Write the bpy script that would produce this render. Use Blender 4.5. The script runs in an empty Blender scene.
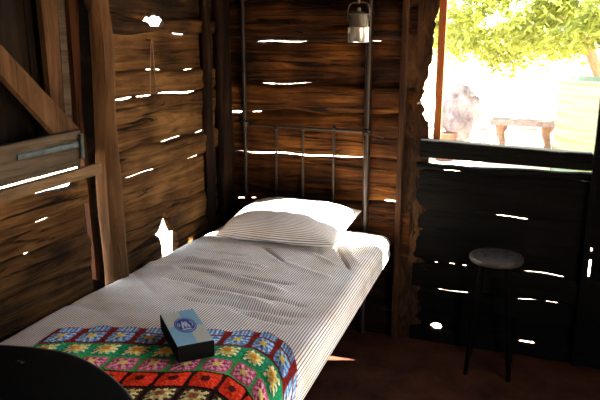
import bpy, bmesh, math, random
import numpy as np
from mathutils import Vector, noise

sc = bpy.context.scene
COL = sc.collection
random.seed(7)

# ------------------------------------------------------------------ camera, sky, sun, exposure
FPX, HORIZON, EYE = 640.0, 45.0, 1.65
PITCH = math.atan((200 - HORIZON) / FPX)
YAW = math.atan2(240, math.hypot(FPX, 200 - HORIZON))
cam_d = bpy.data.cameras.new('camera')
cam_d.sensor_width = 36
cam_d.lens = FPX / 600 * 36
cam_d.clip_start = 0.02
cam = bpy.data.objects.new('camera', cam_d)
COL.objects.link(cam)
cam.location = (0, 0, EYE)
cam.rotation_euler = (math.pi / 2 - PITCH, 0, YAW)
sc.camera = cam

world = bpy.data.worlds.new('sky')
sc.world = world
world.use_nodes = True
wn = world.node_tree
bg = wn.nodes['Background']
sky = wn.nodes.new('ShaderNodeTexSky')
sky.sky_type = 'HOSEK_WILKIE'
SUN_DIR = Vector((-1.0, -0.36, -1.18))          # the way the sunlight travels
sky.sun_direction = (-SUN_DIR).normalized()
sky.turbidity = 4.0
sky.ground_albedo = 0.5
hsv = wn.nodes.new('ShaderNodeHueSaturation')
hsv.inputs['Saturation'].default_value = 0.30
wn.links.new(sky.outputs[0], hsv.inputs['Color'])
wn.links.new(hsv.outputs[0], bg.inputs['Color'])
bg.inputs['Strength'].default_value = 3.0

sun_d = bpy.data.lights.new('sun', 'SUN')
sun_d.energy = 13.5
sun_d.angle = math.radians(0.55)
sun_d.color = (1.0, 0.93, 0.82)
sun = bpy.data.objects.new('sun', sun_d)
COL.objects.link(sun)
sun.location = (3, 6, 8)
sun.rotation_euler = SUN_DIR.to_track_quat('-Z', 'Y').to_euler()

def portal(name, loc, rot, sx, sy):             # helps the sky's own light find the openings
    d = bpy.data.lights.new(name, 'AREA')
    d.shape = 'RECTANGLE'; d.size = sx; d.size_y = sy
    d.cycles.is_portal = True
    o = bpy.data.objects.new(name, d); COL.objects.link(o)
    o.location = loc; o.rotation_euler = rot
WIN_X0, WIN_X1, WIN_Z0, WIN_Z1 = -0.457, 0.29, 1.15, 2.34
portal('window_daylight', ((WIN_X0 + WIN_X1) / 2, 3.56, (WIN_Z0 + WIN_Z1) / 2), (-math.pi / 2, 0, 0), 0.8, 1.15)
DOOR_Y0, DOOR_Y1, DOOR_H = 0.85, 1.70, 2.0
portal('doorway_daylight', (1.42, (DOOR_Y0 + DOOR_Y1) / 2, DOOR_H / 2), (0, math.pi / 2, 0), DOOR_H, DOOR_Y1 - DOOR_Y0)

sc.view_settings.view_transform = 'Standard'
sc.view_settings.look = 'None'
sc.view_settings.exposure = 3.95
sc.view_settings.gamma = 1.0
sc.view_settings.use_curve_mapping = False
sc.cycles.use_denoising = True
sc.cycles.max_bounces = 12
sc.cycles.diffuse_bounces = 6
sc.cycles.sample_clamp_indirect = 12

# ------------------------------------------------------------------ sight lines (for measuring places off the photograph)
_f = Vector((-math.sin(YAW) * math.cos(PITCH), math.cos(YAW) * math.cos(PITCH), -math.sin(PITCH)))
_r = _f.cross(Vector((0, 0, 1))).normalized()
_u = _r.cross(_f)
def _ray(x, y): return _f * FPX + _r * (x - 300) + _u * (200 - y)
def on_y(x, y, Y):
    d = _ray(x, y); t = Y / d.y; return Vector((d.x * t, Y, EYE + d.z * t))
def on_x(x, y, X):
    d = _ray(x, y); t = X / d.x; return Vector((X, d.y * t, EYE + d.z * t))
def on_z(x, y, Z):
    d = _ray(x, y); t = (Z - EYE) / d.z; return Vector((d.x * t, d.y * t, Z))

WALL_Y = 3.45      # inner face of the window wall
WALL_X = -1.755    # inner face of the left wall
CEIL = 2.55

# ------------------------------------------------------------------ materials
def new_mat(name):
    m = bpy.data.materials.new(name); m.use_nodes = True
    nt = m.node_tree
    return m, nt, nt.nodes['Principled BSDF']

def ramp(nt, stops):
    r = nt.nodes.new('ShaderNodeValToRGB')
    el = r.color_ramp.elements
    while len(el) < len(stops): el.new(0.5)
    for e, (p, c) in zip(el, stops):
        e.position = p; e.color = (*c, 1)
    return r

def wood(name, stops, grain, rough=0.8, bump=0.5, fine=1.0, spots=0.35):
    """grain: scale per axis (small along the grain)"""
    m, nt, b = new_mat(name)
    L = nt.links.new
    tc = nt.nodes.new('ShaderNodeTexCoord')
    at = nt.nodes.new('ShaderNodeAttribute'); at.attribute_name = 'tone'
    mp = nt.nodes.new('ShaderNodeMapping'); mp.inputs['Scale'].default_value = grain
    off = nt.nodes.new('ShaderNodeVectorMath'); off.operation = 'ADD'
    sc3 = nt.nodes.new('ShaderNodeVectorMath'); sc3.operation = 'SCALE'
    L(at.outputs['Color'], sc3.inputs[0]); sc3.inputs['Scale'].default_value = 17.0
    L(tc.outputs['Object'], off.inputs[0]); L(sc3.outputs[0], off.inputs[1])
    L(off.outputs[0], mp.inputs['Vector'])
    n1 = nt.nodes.new('ShaderNodeTexNoise'); n1.inputs['Scale'].default_value = 1.0
    n1.inputs['Detail'].default_value = 9; n1.inputs['Roughness'].default_value = 0.68
    n1.inputs['Distortion'].default_value = 1.3
    L(mp.outputs[0], n1.inputs['Vector'])
    n2 = nt.nodes.new('ShaderNodeTexNoise'); n2.inputs['Scale'].default_value = 4.0
    n2.inputs['Detail'].default_value = 5
    L(off.outputs[0], n2.inputs['Vector'])
    mx = nt.nodes.new('ShaderNodeMath'); mx.operation = 'MULTIPLY_ADD'
    L(n2.outputs['Fac'], mx.inputs[0]); mx.inputs[1].default_value = 0.80
    ad = nt.nodes.new('ShaderNodeMath'); ad.operation = 'MULTIPLY_ADD'
    L(n1.outputs['Fac'], ad.inputs[0]); ad.inputs[1].default_value = 1.15; ad.inputs[2].default_value = -0.47
    L(ad.outputs[0], mx.inputs[2])
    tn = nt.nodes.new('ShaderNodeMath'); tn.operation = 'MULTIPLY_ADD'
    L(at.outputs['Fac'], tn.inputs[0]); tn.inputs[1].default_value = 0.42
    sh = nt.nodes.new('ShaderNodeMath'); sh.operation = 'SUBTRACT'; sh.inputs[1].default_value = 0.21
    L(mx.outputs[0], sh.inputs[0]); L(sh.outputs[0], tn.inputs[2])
    rp = ramp(nt, stops)
    L(tn.outputs[0], rp.inputs['Fac'])
    # dark checks running with the grain
    mp2 = nt.nodes.new('ShaderNodeMapping'); mp2.inputs['Scale'].default_value = [g * 1.25 for g in grain]
    L(off.outputs[0], mp2.inputs['Vector'])
    n3 = nt.nodes.new('ShaderNodeTexNoise'); n3.inputs['Scale'].default_value = 1.0
    n3.inputs['Detail'].default_value = 6; n3.inputs['Roughness'].default_value = 0.6
    n3.inputs['Distortion'].default_value = 0.9
    L(mp2.outputs[0], n3.inputs['Vector'])
    ck = ramp(nt, [(0.35, (spots, spots, spots)), (0.41, (1, 1, 1))])
    L(n3.outputs['Fac'], ck.inputs['Fac'])
    mul = nt.nodes.new('ShaderNodeMix'); mul.data_type = 'RGBA'; mul.blend_type = 'MULTIPLY'
    mul.inputs['Factor'].default_value = 1.0
    L(rp.outputs[0], mul.inputs[6]); L(ck.outputs[0], mul.inputs[7])
    L(mul.outputs[2], b.inputs['Base Color'])
    b.inputs['Roughness'].default_value = rough
    b.inputs['Specular IOR Level'].default_value = 0.07
    bh = nt.nodes.new('ShaderNodeMath'); bh.operation = 'ADD'
    L(n1.outputs['Fac'], bh.inputs[0]); L(ck.outputs['Color'], bh.inputs[1])
    bp = nt.nodes.new('ShaderNodeBump'); bp.inputs['Strength'].default_value = bump
    bp.inputs['Distance'].default_value = 0.012 * fine
    L(bh.outputs[0], bp.inputs['Height']); L(bp.outputs[0], b.inputs['Normal'])
    return m

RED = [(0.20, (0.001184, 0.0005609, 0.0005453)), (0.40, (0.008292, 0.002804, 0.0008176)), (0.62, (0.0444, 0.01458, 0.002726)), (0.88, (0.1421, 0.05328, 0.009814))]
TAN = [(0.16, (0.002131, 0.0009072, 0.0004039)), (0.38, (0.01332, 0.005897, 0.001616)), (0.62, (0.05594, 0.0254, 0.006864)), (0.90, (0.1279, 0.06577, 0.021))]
DRK = [(0.10, (0.00049, 0.000525, 0.00042)), (0.40, (0.001372, 0.001365, 0.000945)), (0.65, (0.00294, 0.00252, 0.001575)), (0.9, (0.00784, 0.005775, 0.003675))]  # browns darkened to carry the shade of the window wall
M = {}
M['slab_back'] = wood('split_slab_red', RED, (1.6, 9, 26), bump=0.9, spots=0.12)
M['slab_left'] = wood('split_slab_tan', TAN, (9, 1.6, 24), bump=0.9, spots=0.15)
M['slab_shaded'] = wood('split_slab_shaded', DRK, (1.6, 9, 26), bump=0.6)
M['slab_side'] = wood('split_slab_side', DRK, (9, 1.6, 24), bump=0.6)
M['post'] = wood('round_post', [(0.1, (0.0066, 0.0033, 0.00154)), (0.4, (0.0352, 0.0165, 0.00616)), (0.7, (0.0748, 0.03713, 0.01463)), (0.9, (0.11, 0.06187, 0.02695))], (18, 18, 1.3), bump=0.7, spots=0.6)
M['post_dark'] = wood('dark_post', [(0.1, (0.002, 0.001, 0.001)), (0.4, (0.009, 0.004, 0.002)), (0.7, (0.028, 0.012, 0.005)), (0.9, (0.06, 0.028, 0.011))], (20, 20, 1.3), bump=0.7)
M['bark'] = wood('bark_edge', [(0.1, (0.00312, 0.00156, 0.00104)), (0.4, (0.0156, 0.00728, 0.00312)), (0.65, (0.0468, 0.02184, 0.00832)), (0.9, (0.0936, 0.0494, 0.0208))], (22, 22, 6), bump=1.0, fine=1.6)
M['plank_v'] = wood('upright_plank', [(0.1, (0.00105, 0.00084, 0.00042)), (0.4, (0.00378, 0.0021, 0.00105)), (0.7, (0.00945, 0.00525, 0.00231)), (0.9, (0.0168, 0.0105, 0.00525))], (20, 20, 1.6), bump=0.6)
M['plank_grey'] = wood('weathered_board', [(0.1, (0.009, 0.0066, 0.0048)), (0.4, (0.036, 0.0252, 0.0156)), (0.7, (0.072, 0.0528, 0.033)), (0.9, (0.108, 0.084, 0.054))], (20, 1.8, 24), bump=0.6, spots=0.5)
M['plank_redv'] = wood('red_strip', [(0.1, (0.006, 0.0021, 0.0009)), (0.5, (0.03, 0.0105, 0.0036)), (0.9, (0.054, 0.024, 0.009))], (20, 20, 1.6), bump=0.5)
M['rail_wood'] = wood('pale_rail', [(0.1, (0.0225, 0.0135, 0.0075)), (0.4, (0.0675, 0.0405, 0.0195)), (0.7, (0.12, 0.075, 0.0375)), (0.9, (0.165, 0.1125, 0.06))], (20, 1.8, 24), bump=0.4, spots=0.6)
M['jamb'] = wood('window_board', [(0.1, (0.064, 0.016, 0.0048)), (0.5, (0.208, 0.06, 0.016)), (0.9, (0.288, 0.104, 0.032))], (26, 26, 2), bump=0.3, spots=0.7)

def simple(name, col, rough=0.6, metal=0.0, nscale=0, namt=0.25, bump=0.0, spec=0.4):
    m, nt, b = new_mat(name)
    L = nt.links.new
    if nscale:
        tc = nt.nodes.new('ShaderNodeTexCoord')
        n = nt.nodes.new('ShaderNodeTexNoise'); n.inputs['Scale'].default_value = nscale
        n.inputs['Detail'].default_value = 7; n.inputs['Roughness'].default_value = 0.65
        L(tc.outputs['Object'], n.inputs['Vector'])
        lo = tuple(c * (1 - namt) for c in col); hi = tuple(min(1, c * (1 + namt)) for c in col)
        r = ramp(nt, [(0.3, lo), (0.7, hi)])
        L(n.outputs['Fac'], r.inputs['Fac']); L(r.outputs[0], b.inputs['Base Color'])
        if bump:
            bp = nt.nodes.new('ShaderNodeBump'); bp.inputs['Strength'].default_value = bump
            bp.inputs['Distance'].default_value = 0.01
            L(n.outputs['Fac'], bp.inputs['Height']); L(bp.outputs[0], b.inputs['Normal'])
    else:
        b.inputs['Base Color'].default_value = (*col, 1)
    b.inputs['Roughness'].default_value = rough
    b.inputs['Metallic'].default_value = metal
    b.inputs['Specular IOR Level'].default_value = spec
    return m
M['earth'] = simple('red_earth', (0.042, 0.014, 0.007), 0.95, nscale=6, namt=0.6, bump=0.6, spec=0.1)
M['sand'] = simple('sandy_ground', (0.62, 0.47, 0.34), 0.95, nscale=1.2, namt=0.25, bump=0.3, spec=0.1)
M['tin_roof'] = simple('roof_iron', (0.16, 0.12, 0.10), 0.7, 0.3, nscale=5, namt=0.4)
M['iron'] = simple('old_black_iron', (0.016, 0.011, 0.008), 0.5, 0.5, nscale=30, namt=0.5)
M['iron_grey'] = simple('worn_iron', (0.030, 0.023, 0.018), 0.42, 0.7, nscale=30, namt=0.4)
M['strap'] = simple('grey_blue_strap', (0.040, 0.058, 0.055), 0.6, 0.4, nscale=30, namt=0.4)
M['tin'] = simple('dull_tin', (0.42, 0.38, 0.31), 0.33, 0.9, nscale=14, namt=0.4)
M['tin_dark'] = simple('darker_tin', (0.075, 0.065, 0.045), 0.5, 0.6, nscale=14, namt=0.4)  # darker tin for the can's upper half and handle
M['black_leather'] = simple('black_leathercloth', (0.0012, 0.0018, 0.0016), 0.7, nscale=60, namt=0.3, bump=0.12, spec=0.06)
M['piping'] = simple('grey_piping', (0.10, 0.11, 0.11), 0.4)
M['silver'] = simple('silver_latch', (0.12, 0.12, 0.12), 0.3, 1.0)
M['black_card'] = simple('black_card', (0.0016, 0.0016, 0.0013), 0.8, spec=0.08)
M['drum'] = simple('dark_drum', (0.020, 0.017, 0.015), 0.6, 0.2, nscale=20)
M['stool_top'] = simple('worn_pressed_seat', (0.022, 0.017, 0.014), 0.6, nscale=24, namt=0.4, bump=0.3)
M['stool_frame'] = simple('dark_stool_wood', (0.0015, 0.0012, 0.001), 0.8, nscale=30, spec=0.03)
M['leaf'] = simple('wattle_leaf', (0.13, 0.17, 0.026), 0.6, nscale=3, namt=0.5)
M['treebark'] = simple('tree_bark', (0.17, 0.10, 0.06), 0.9, nscale=20, namt=0.4)
M['stone'] = simple('pale_stone', (0.70, 0.60, 0.52), 0.9, nscale=6, namt=0.3, bump=0.5)
M['rock'] = simple('grey_boulder', (0.15, 0.125, 0.125), 0.9, nscale=5, namt=0.6, bump=0.9)
M['pot'] = simple('terracotta_pot', (0.09, 0.035, 0.018), 0.8, nscale=12)
M['fence'] = simple('pale_paling', (0.34, 0.27, 0.20), 0.9, nscale=9, namt=0.25)
M['tank'] = simple('pale_green_iron', (0.080, 0.115, 0.055), 0.5, 0.1, nscale=4, namt=0.12)
M['bench'] = simple('bleached_timber', (0.17, 0.13, 0.11), 0.9, nscale=14, namt=0.4, bump=0.4)
M['rope'] = simple('rusty_wire', (0.16, 0.10, 0.07), 0.6, 0.6)

def stripe_mat(name, pitch, axis):
    m, nt, b = new_mat(name)
    L = nt.links.new
    uv = nt.nodes.new('ShaderNodeUVMap'); uv.uv_map = 'UVMap'
    sp = nt.nodes.new('ShaderNodeSeparateXYZ'); L(uv.outputs[0], sp.inputs[0])
    dv = nt.nodes.new('ShaderNodeMath'); dv.operation = 'DIVIDE'; dv.inputs[1].default_value = pitch
    L(sp.outputs[axis], dv.inputs[0])
    fr = nt.nodes.new('ShaderNodeMath'); fr.operation = 'FRACT'; L(dv.outputs[0], fr.inputs[0])
    r = ramp(nt, [(0.0, (0.09, 0.11, 0.15)), (0.22, (0.09, 0.11, 0.15)), (0.32, (0.90, 0.86, 0.82)), (0.92, (0.90, 0.86, 0.82))])
    el = r.color_ramp.elements.new(1.0); el.color = (0.14, 0.16, 0.20, 1)
    L(fr.outputs[0], r.inputs['Fac'])
    n = nt.nodes.new('ShaderNodeTexNoise'); n.inputs['Scale'].default_value = 7; n.inputs['Detail'].default_value = 5
    tc = nt.nodes.new('ShaderNodeTexCoord'); L(tc.outputs['Object'], n.inputs['Vector'])
    st = ramp(nt, [(0.3, (0.82, 0.78, 0.70)), (0.65, (1, 1, 1))]); L(n.outputs['Fac'], st.inputs['Fac'])
    mul = nt.nodes.new('ShaderNodeMix'); mul.data_type = 'RGBA'; mul.blend_type = 'MULTIPLY'; mul.inputs['Factor'].default_value = 1
    L(r.outputs[0], mul.inputs[6]); L(st.outputs[0], mul.inputs[7]); L(mul.outputs[2], b.inputs['Base Color'])
    b.inputs['Roughness'].default_value = 0.9; b.inputs['Specular IOR Level'].default_value = 0.1
    return m
M['ticking'] = stripe_mat('striped_ticking', 0.0112, 0)
M['ticking_pillow'] = stripe_mat('striped_pillow_ticking', 0.0105, 1)
M['plain_cloth'] = simple('calico_hem', (0.70, 0.66, 0.58), 0.9)

def attr_mat(name, attr, rough=0.9, nscale=90, bump=0.6, dist=0.006):
    m, nt, b = new_mat(name)
    a = nt.nodes.new('ShaderNodeAttribute'); a.attribute_name = attr
    nt.links.new(a.outputs['Color'], b.inputs['Base Color'])
    b.inputs['Roughness'].default_value = rough; b.inputs['Specular IOR Level'].default_value = 0.1
    tc = nt.nodes.new('ShaderNodeTexCoord')
    n = nt.nodes.new('ShaderNodeTexVoronoi'); n.inputs['Scale'].default_value = nscale
    nt.links.new(tc.outputs['Object'], n.inputs['Vector'])
    bp = nt.nodes.new('ShaderNodeBump'); bp.inputs['Strength'].default_value = bump; bp.inputs['Distance'].default_value = dist
    nt.links.new(n.outputs['Distance'], bp.inputs['Height']); nt.links.new(bp.outputs[0], b.inputs['Normal'])
    return m
M['crochet'] = attr_mat('crochet_wool', 'yarn')

# ------------------------------------------------------------------ mesh helpers
class MB:
    def __init__(s): s.v = []; s.f = []; s.t = []; s.tone = 0.5
    def add(s, vs, fs):
        o = len(s.v); s.v += [tuple(v) for v in vs]
        s.f += [tuple(i + o for i in f) for f in fs]
        s.t += [s.tone] * len(fs)
    def box(s, lo, hi, jit=0.0):
        x0, y0, z0 = lo; x1, y1, z1 = hi
        vs = [(x, y, z) for x in (x0, x1) for y in (y0, y1) for z in (z0, z1)]
        if jit: vs = [tuple(c + random.uniform(-jit, jit) for c in v) for v in vs]
        s.add(vs, [(0, 1, 3, 2), (4, 6, 7, 5), (0, 4, 5, 1), (2, 3, 7, 6), (0, 2, 6, 4), (1, 5, 7, 3)])
    def tube(s, pts, rad, n=10, cap=True, jag=0.0, seed=0):
        pts = [Vector(p) for p in pts]
        rs = rad if isinstance(rad, (list, tuple)) else [rad] * len(pts)
        up = None; vs = []
        for i, p in enumerate(pts):
            d = (pts[min(i + 1, len(pts) - 1)] - pts[max(i - 1, 0)]).normalized()
            if up is None:
                up = Vector((0, 0, 1)) if abs(d.z) < 0.9 else Vector((1, 0, 0))
            a = d.cross(up).normalized(); b_ = a.cross(d).normalized(); up = b_
            for k in range(n):
                t = 2 * math.pi * k / n
                q = a * math.cos(t) + b_ * math.sin(t)
                r = rs[i]
                if jag: r *= 1 + jag * noise.noise(Vector((q.x * 1.7 + seed, q.y * 1.7, p.z * 2.2 + p.x + p.y))) * 2
                vs.append(p + q * r)
        fs = []
        for i in range(len(pts) - 1):
            for k in range(n):
                fs.append((i * n + k, i * n + (k + 1) % n, (i + 1) * n + (k + 1) % n, (i + 1) * n + k))
        if cap:
            fs.append(tuple(range(n - 1, -1, -1))); fs.append(tuple((len(pts) - 1) * n + k for k in range(n)))
        s.add(vs, fs)
    def lathe(s, prof, c, n=40):
        c = Vector(c); vs = []
        for r, z in prof:
            for k in range(n):
                t = 2 * math.pi * k / n
                vs.append((c.x + r * math.cos(t), c.y + r * math.sin(t), c.z + z))
        fs = [(i * n + k, i * n + (k + 1) % n, (i + 1) * n + (k + 1) % n, (i + 1) * n + k) for i in range(len(prof) - 1) for k in range(n)]
        fs.append(tuple(range(n - 1, -1, -1))); fs.append(tuple((len(prof) - 1) * n + k for k in range(n)))
        s.add(vs, fs)
    def grid(s, P, wrap=False):
        """P[i][j] -> points"""
        a, b_ = len(P), len(P[0])
        vs = [p for row in P for p in row]; fs = []
        for i in range(a - 1):
            for j in range(b_ if wrap else b_ - 1):
                fs.append((i * b_ + j, i * b_ + (j + 1) % b_, (i + 1) * b_ + (j + 1) % b_, (i + 1) * b_ + j))
        s.add(vs, fs)
    def build(s, name, mat, parent=None, smooth=True, bevel=0.0, origin=None):
        me = bpy.data.meshes.new(name)
        o3 = Vector(origin) if origin is not None else Vector((0, 0, 0))
        me.from_pydata([tuple(Vector(v) - o3) for v in s.v], [], s.f)
        me.update()
        at = me.attributes.new('tone', 'FLOAT', 'FACE')
        at.data.foreach_set('value', s.t)
        if mat: me.materials.append(mat)
        bm = bmesh.new(); bm.from_mesh(me)
        bmesh.ops.recalc_face_normals(bm, faces=bm.faces)
        bm.to_mesh(me); bm.free()
        if smooth: me.polygons.foreach_set('use_smooth', [True] * len(me.polygons))
        ob = bpy.data.objects.new(name, me); COL.objects.link(ob)
        if origin is not None: ob.location = o3
        if parent is not None:
            ob.parent = parent
            if origin is None: ob.location = -Vector(parent.get('_base', (0, 0, 0)))
            else: ob.location = o3 - Vector(parent.get('_base', (0, 0, 0)))
        if bevel:
            md = ob.modifiers.new('bevel', 'BEVEL'); md.width = bevel; md.segments = 2; md.limit_method = 'ANGLE'
        if smooth:
            try: me.set_sharp_from_angle(angle=math.radians(40))
            except Exception: pass
        return ob

def thing(name, label, cat, base, group=None):
    o = bpy.data.objects.new(name, None); COL.objects.link(o)
    o.empty_display_size = 0.1
    o.location = base; o['_base'] = tuple(base)
    o['label'] = label; o['category'] = cat
    if group: o['group'] = group
    return o
def tag(o, label, cat, group=None, kind=None):
    o['label'] = label; o['category'] = cat
    if group: o['group'] = group
    if kind: o['kind'] = kind
    return o
def struct(o, label=None):
    o['kind'] = 'structure'
    if label: o['label'] = label
    return o

def lerp_pts(pts, s):
    if s <= pts[0][0]: return pts[0][1]
    for (a, b_), (c, d) in zip(pts, pts[1:]):
        if s <= c: return b_ + (d - b_) * (s - a) / (c - a)
    return pts[-1][1]

def slab_wall(mb, axis, plane, s0, s1, seams, gaps, seed=0, bulge=0.019, edge=0.003, back=0.005, outward=1, tones=None, default=-0.002, wav=0.013):
    """Horizontal split slabs between wavy seams. seams: list of [(s,z),...]; gaps: (seam index, sA, sB, up, down).
    outward: +1 when outside lies at larger plane coordinate. The face bulges to the room, the edges taper."""
    ns = max(4, int((s1 - s0) / 0.012))
    S = [s0 + (s1 - s0) * i / ns for i in range(ns + 1)]
    def gap(k, s, which):
        g = default * 0.5
        for (i, a, b_, up, dn) in gaps:
            if i != k: continue
            if a <= s <= b_:
                t = (s - a) / (b_ - a)
                if up > .1:
                    if which: g = max(g, up * max(0, 1 - abs(t - .42) / .34) ** 1.25)
                    else: g = max(g, dn if .12 < t < .92 else 0)
                    continue
                e = min(1, 6 * min(t, 1 - t)) if (up < 0.03 and dn < 0.03) else (math.sin(math.pi * t) ** 0.8)
                j = 1 + 0.55 * noise.noise(Vector((s * 45, i * 3.1 + seed, which * 5.0))) + 0.3 * noise.noise(Vector((s * 120, i, which)))
                g = max(g, ((up if which else dn + .0022) * (.42 if up + dn < .03 else 1)) * e * max(0.15, j))
        return g
    NT = 18
    for k in range(len(seams) - 1):
        mb.tone = (tones[k] if tones else random.random())
        shift = 0.014 * math.sin(k * 2.4 + seed)
        front = []; backv = []
        for s in S:
            zb = lerp_pts(seams[k], s) + wav * noise.noise(Vector((s * 4.5, k * 7.7 + seed, 0))) + gap(k, s, 1)
            zt = lerp_pts(seams[k + 1], s) + wav * noise.noise(Vector((s * 4.5, (k + 1) * 7.7 + seed, 0))) - gap(k + 1, s, 0)
            row = []
            for j in range(NT + 1):
                t = j / NT
                z = zb + (zt - zb) * t
                d = edge + (bulge + shift) * (1 - abs(2 * t - 1) ** 7) ** 0.9
                d += 0.010 * noise.noise(Vector((s * 2.5, z * 16 + k * 3, seed + 4.0))) * (1 - abs(2 * t - 1) ** 3)
                d += 0.004 * noise.noise(Vector((s * 9, z * 55, seed + k)))
                p = plane - outward * d
                row.append((s, p, z) if axis == 'x' else (p, s, z))
            for j in (NT, 0):
                z = zt if j else zb
                p = plane + outward * back
                row.append((s, p, z) if axis == 'x' else (p, s, z))
            front.append(row)
        mb.grid(front, wrap=True)
        o = len(mb.v)
        mb.add(front[0], [tuple(range(len(front[0])))]); mb.add(front[-1], [tuple(range(len(front[0]) - 1, -1, -1))])

# ------------------------------------------------------------------ ground, floor, roof
g = MB(); g.box((-40, -30, -0.3), (40, 60, -0.02)); ground = struct(g.build('ground', M['sand'], smooth=False), 'pale sandy ground outside')
g = MB()
nx, ny = 60, 90
P = [[(-1.85 + 3.25 * i / nx, -1.6 + 5.1 * j / ny, 0.006 * noise.noise(Vector((i * .3, j * .3, 0)))) for j in range(ny + 1)] for i in range(nx + 1)]
g.grid(P)
floor = struct(g.build('floor', M['earth']), 'hard reddish earth floor')
g = MB()
P = []
for i in range(0, 241):
    x = -2.0 + 3.6 * i / 240
    zz = CEIL + 0.02 + 0.012 * math.sin(2 * math.pi * x / 0.076) 
    P.append([(x, -1.75, zz), (x, 3.52, zz)])
g.grid(P)
P = [[(x, y, z + 0.002) for x, y, z in r] for r in P]
g.grid(P)
ceiling = struct(g.build('ceiling', M['tin_roof']), 'corrugated iron roof sheets')
for i, y in enumerate((-0.9, 0.2, 1.3, 2.4)):
    g = MB(); g.tone = random.random(); g.tube([(-1.8, y, CEIL - 0.055), (-0.2, y + .02, CEIL - 0.06), (1.4, y, CEIL - 0.055)], 0.045, 10, jag=0.1)
    struct(g.build('trim_%d' % (i + 10), M['post_dark']), 'roof pole')

# ------------------------------------------------------------------ window wall (behind the bed head and under the window)
def sy(px, py): 
    p = on_y(px, py, WALL_Y); return (p.x, p.z)
XA, XB = -1.80, -0.60
seamsA = [
    [(XA, -0.02), (XB, -0.02)],
    [(XA, 0.24), (XB, 0.22)],
    [(XA, 0.47), (XB, 0.45)],
    [sy(222, 197), sy(260, 197), sy(330, 199), sy(404, 202)],
    [sy(222, 150), sy(260, 152), sy(330, 155), sy(404, 160)],
    [sy(222, 112), sy(260, 110), sy(300, 111), sy(360, 114), sy(404, 114)],
    [sy(222, 84), sy(310, 83), sy(404, 86)],
    [sy(222, 42), sy(300, 41), sy(404, 41)],
    [sy(222, 3), sy(404, 0)],
    [(XA, 2.10), (XB, 2.12)],
    [(XA, 2.33), (XB, 2.32)],
    [(XA, 2.56), (XB, 2.56)],
]
def gx(a, b_): return (on_y(a[0], a[1], WALL_Y).x, on_y(b_[0], b_[1], WALL_Y).x)
gapsA = [
    (3, *gx((226, 197), (231, 197)), .004, .006), (3, *gx((238, 197), (245, 197)), .006, .008), (3, *gx((251, 197), (256, 197)), .004, .006),
    (3, *gx((384, 200), (400, 200)), .020, .004),
    (4, *gx((234, 152), (366, 157)), .007, .010),
    (5, *gx((220, 111), (243, 111)), .010, .012), (5, *gx((252, 111), (262, 111)), .001, .005),
    (6, *gx((222, 84), (230, 84)), .003, .006), (6, *gx((262, 84), (312, 84)), .003, .006),
    (7, *gx((257, 41), (308, 41)), .004, .010), (7, *gx((372, 41), (382, 41)), .003, .006),
]
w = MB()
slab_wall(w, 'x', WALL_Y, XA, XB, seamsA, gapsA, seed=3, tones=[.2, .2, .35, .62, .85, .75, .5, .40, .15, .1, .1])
# under the window and on to the right-hand corner
XC, XD = -0.575, 1.34
seamsB = [
    [(XC, -0.02), (XD, -0.02)],
    [sy(430, 325), sy(527, 341), (XD, 0.07)],
    [sy(430, 288), sy(475, 293), sy(515, 299), sy(562, 304), (XD, 0.24)],
    [sy(430, 261), sy(453, 264), sy(519, 270), sy(567, 277), (XD, 0.42)],
    [sy(430, 209), sy(495, 215), sy(530, 219), (XD, 0.72)],
    [sy(430, 168), sy(463, 170), sy(592, 181), (XD, 0.93)],
    [(XC, 1.035), sy(441,164), sy(500,168), sy(592,173), (XD, 1.01)],
]
gapsB = [
    (1, *gx((431, 326), (442, 326)), .016, .014), (1, *gx((518, 340), (536, 340)), .012, .008), (1, *gx((507, 335), (510, 335)), .004, .006),
    (2, *gx((433, 289), (473, 293)), .004, .006), (2, *gx((515, 299), (540, 302)), .003, .005), (2, *gx((543, 302), (561, 304)), .003, .004),
    (3, *gx((434, 262), (438, 262)), .002, .005), (3, *gx((448, 263), (456, 264)), .002, .005), (3, *gx((461, 264), (468, 265)), .003, .005), (3, *gx((519, 270), (568, 277)), .004, .006),
    (4, *gx((494, 215), (531, 219)), .003, .005),
    (5, *gx((441, 169), (464, 170)), .004, .006), (5, *gx((578, 180), (592, 181)), .002, .004),
]
w2 = MB()  # same wall as wall_back; its shade is put into the wood colour
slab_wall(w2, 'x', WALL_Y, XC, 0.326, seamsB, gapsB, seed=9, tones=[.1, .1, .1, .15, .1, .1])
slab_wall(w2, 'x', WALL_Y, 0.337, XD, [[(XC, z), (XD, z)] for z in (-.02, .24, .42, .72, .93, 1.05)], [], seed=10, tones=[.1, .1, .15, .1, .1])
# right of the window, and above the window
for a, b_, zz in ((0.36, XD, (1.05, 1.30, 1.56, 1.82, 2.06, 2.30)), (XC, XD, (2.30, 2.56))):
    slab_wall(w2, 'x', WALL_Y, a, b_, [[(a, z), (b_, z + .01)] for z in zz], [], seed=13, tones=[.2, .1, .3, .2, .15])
struct(w2.build('wall_back_window_side', M['slab_shaded']), 'slabs under and beside the window, shade put into their colour')
wall_back = struct(w.build('wall_back', M['slab_back']), 'wall of rough horizontal split slabs with daylight in the cracks')

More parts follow.
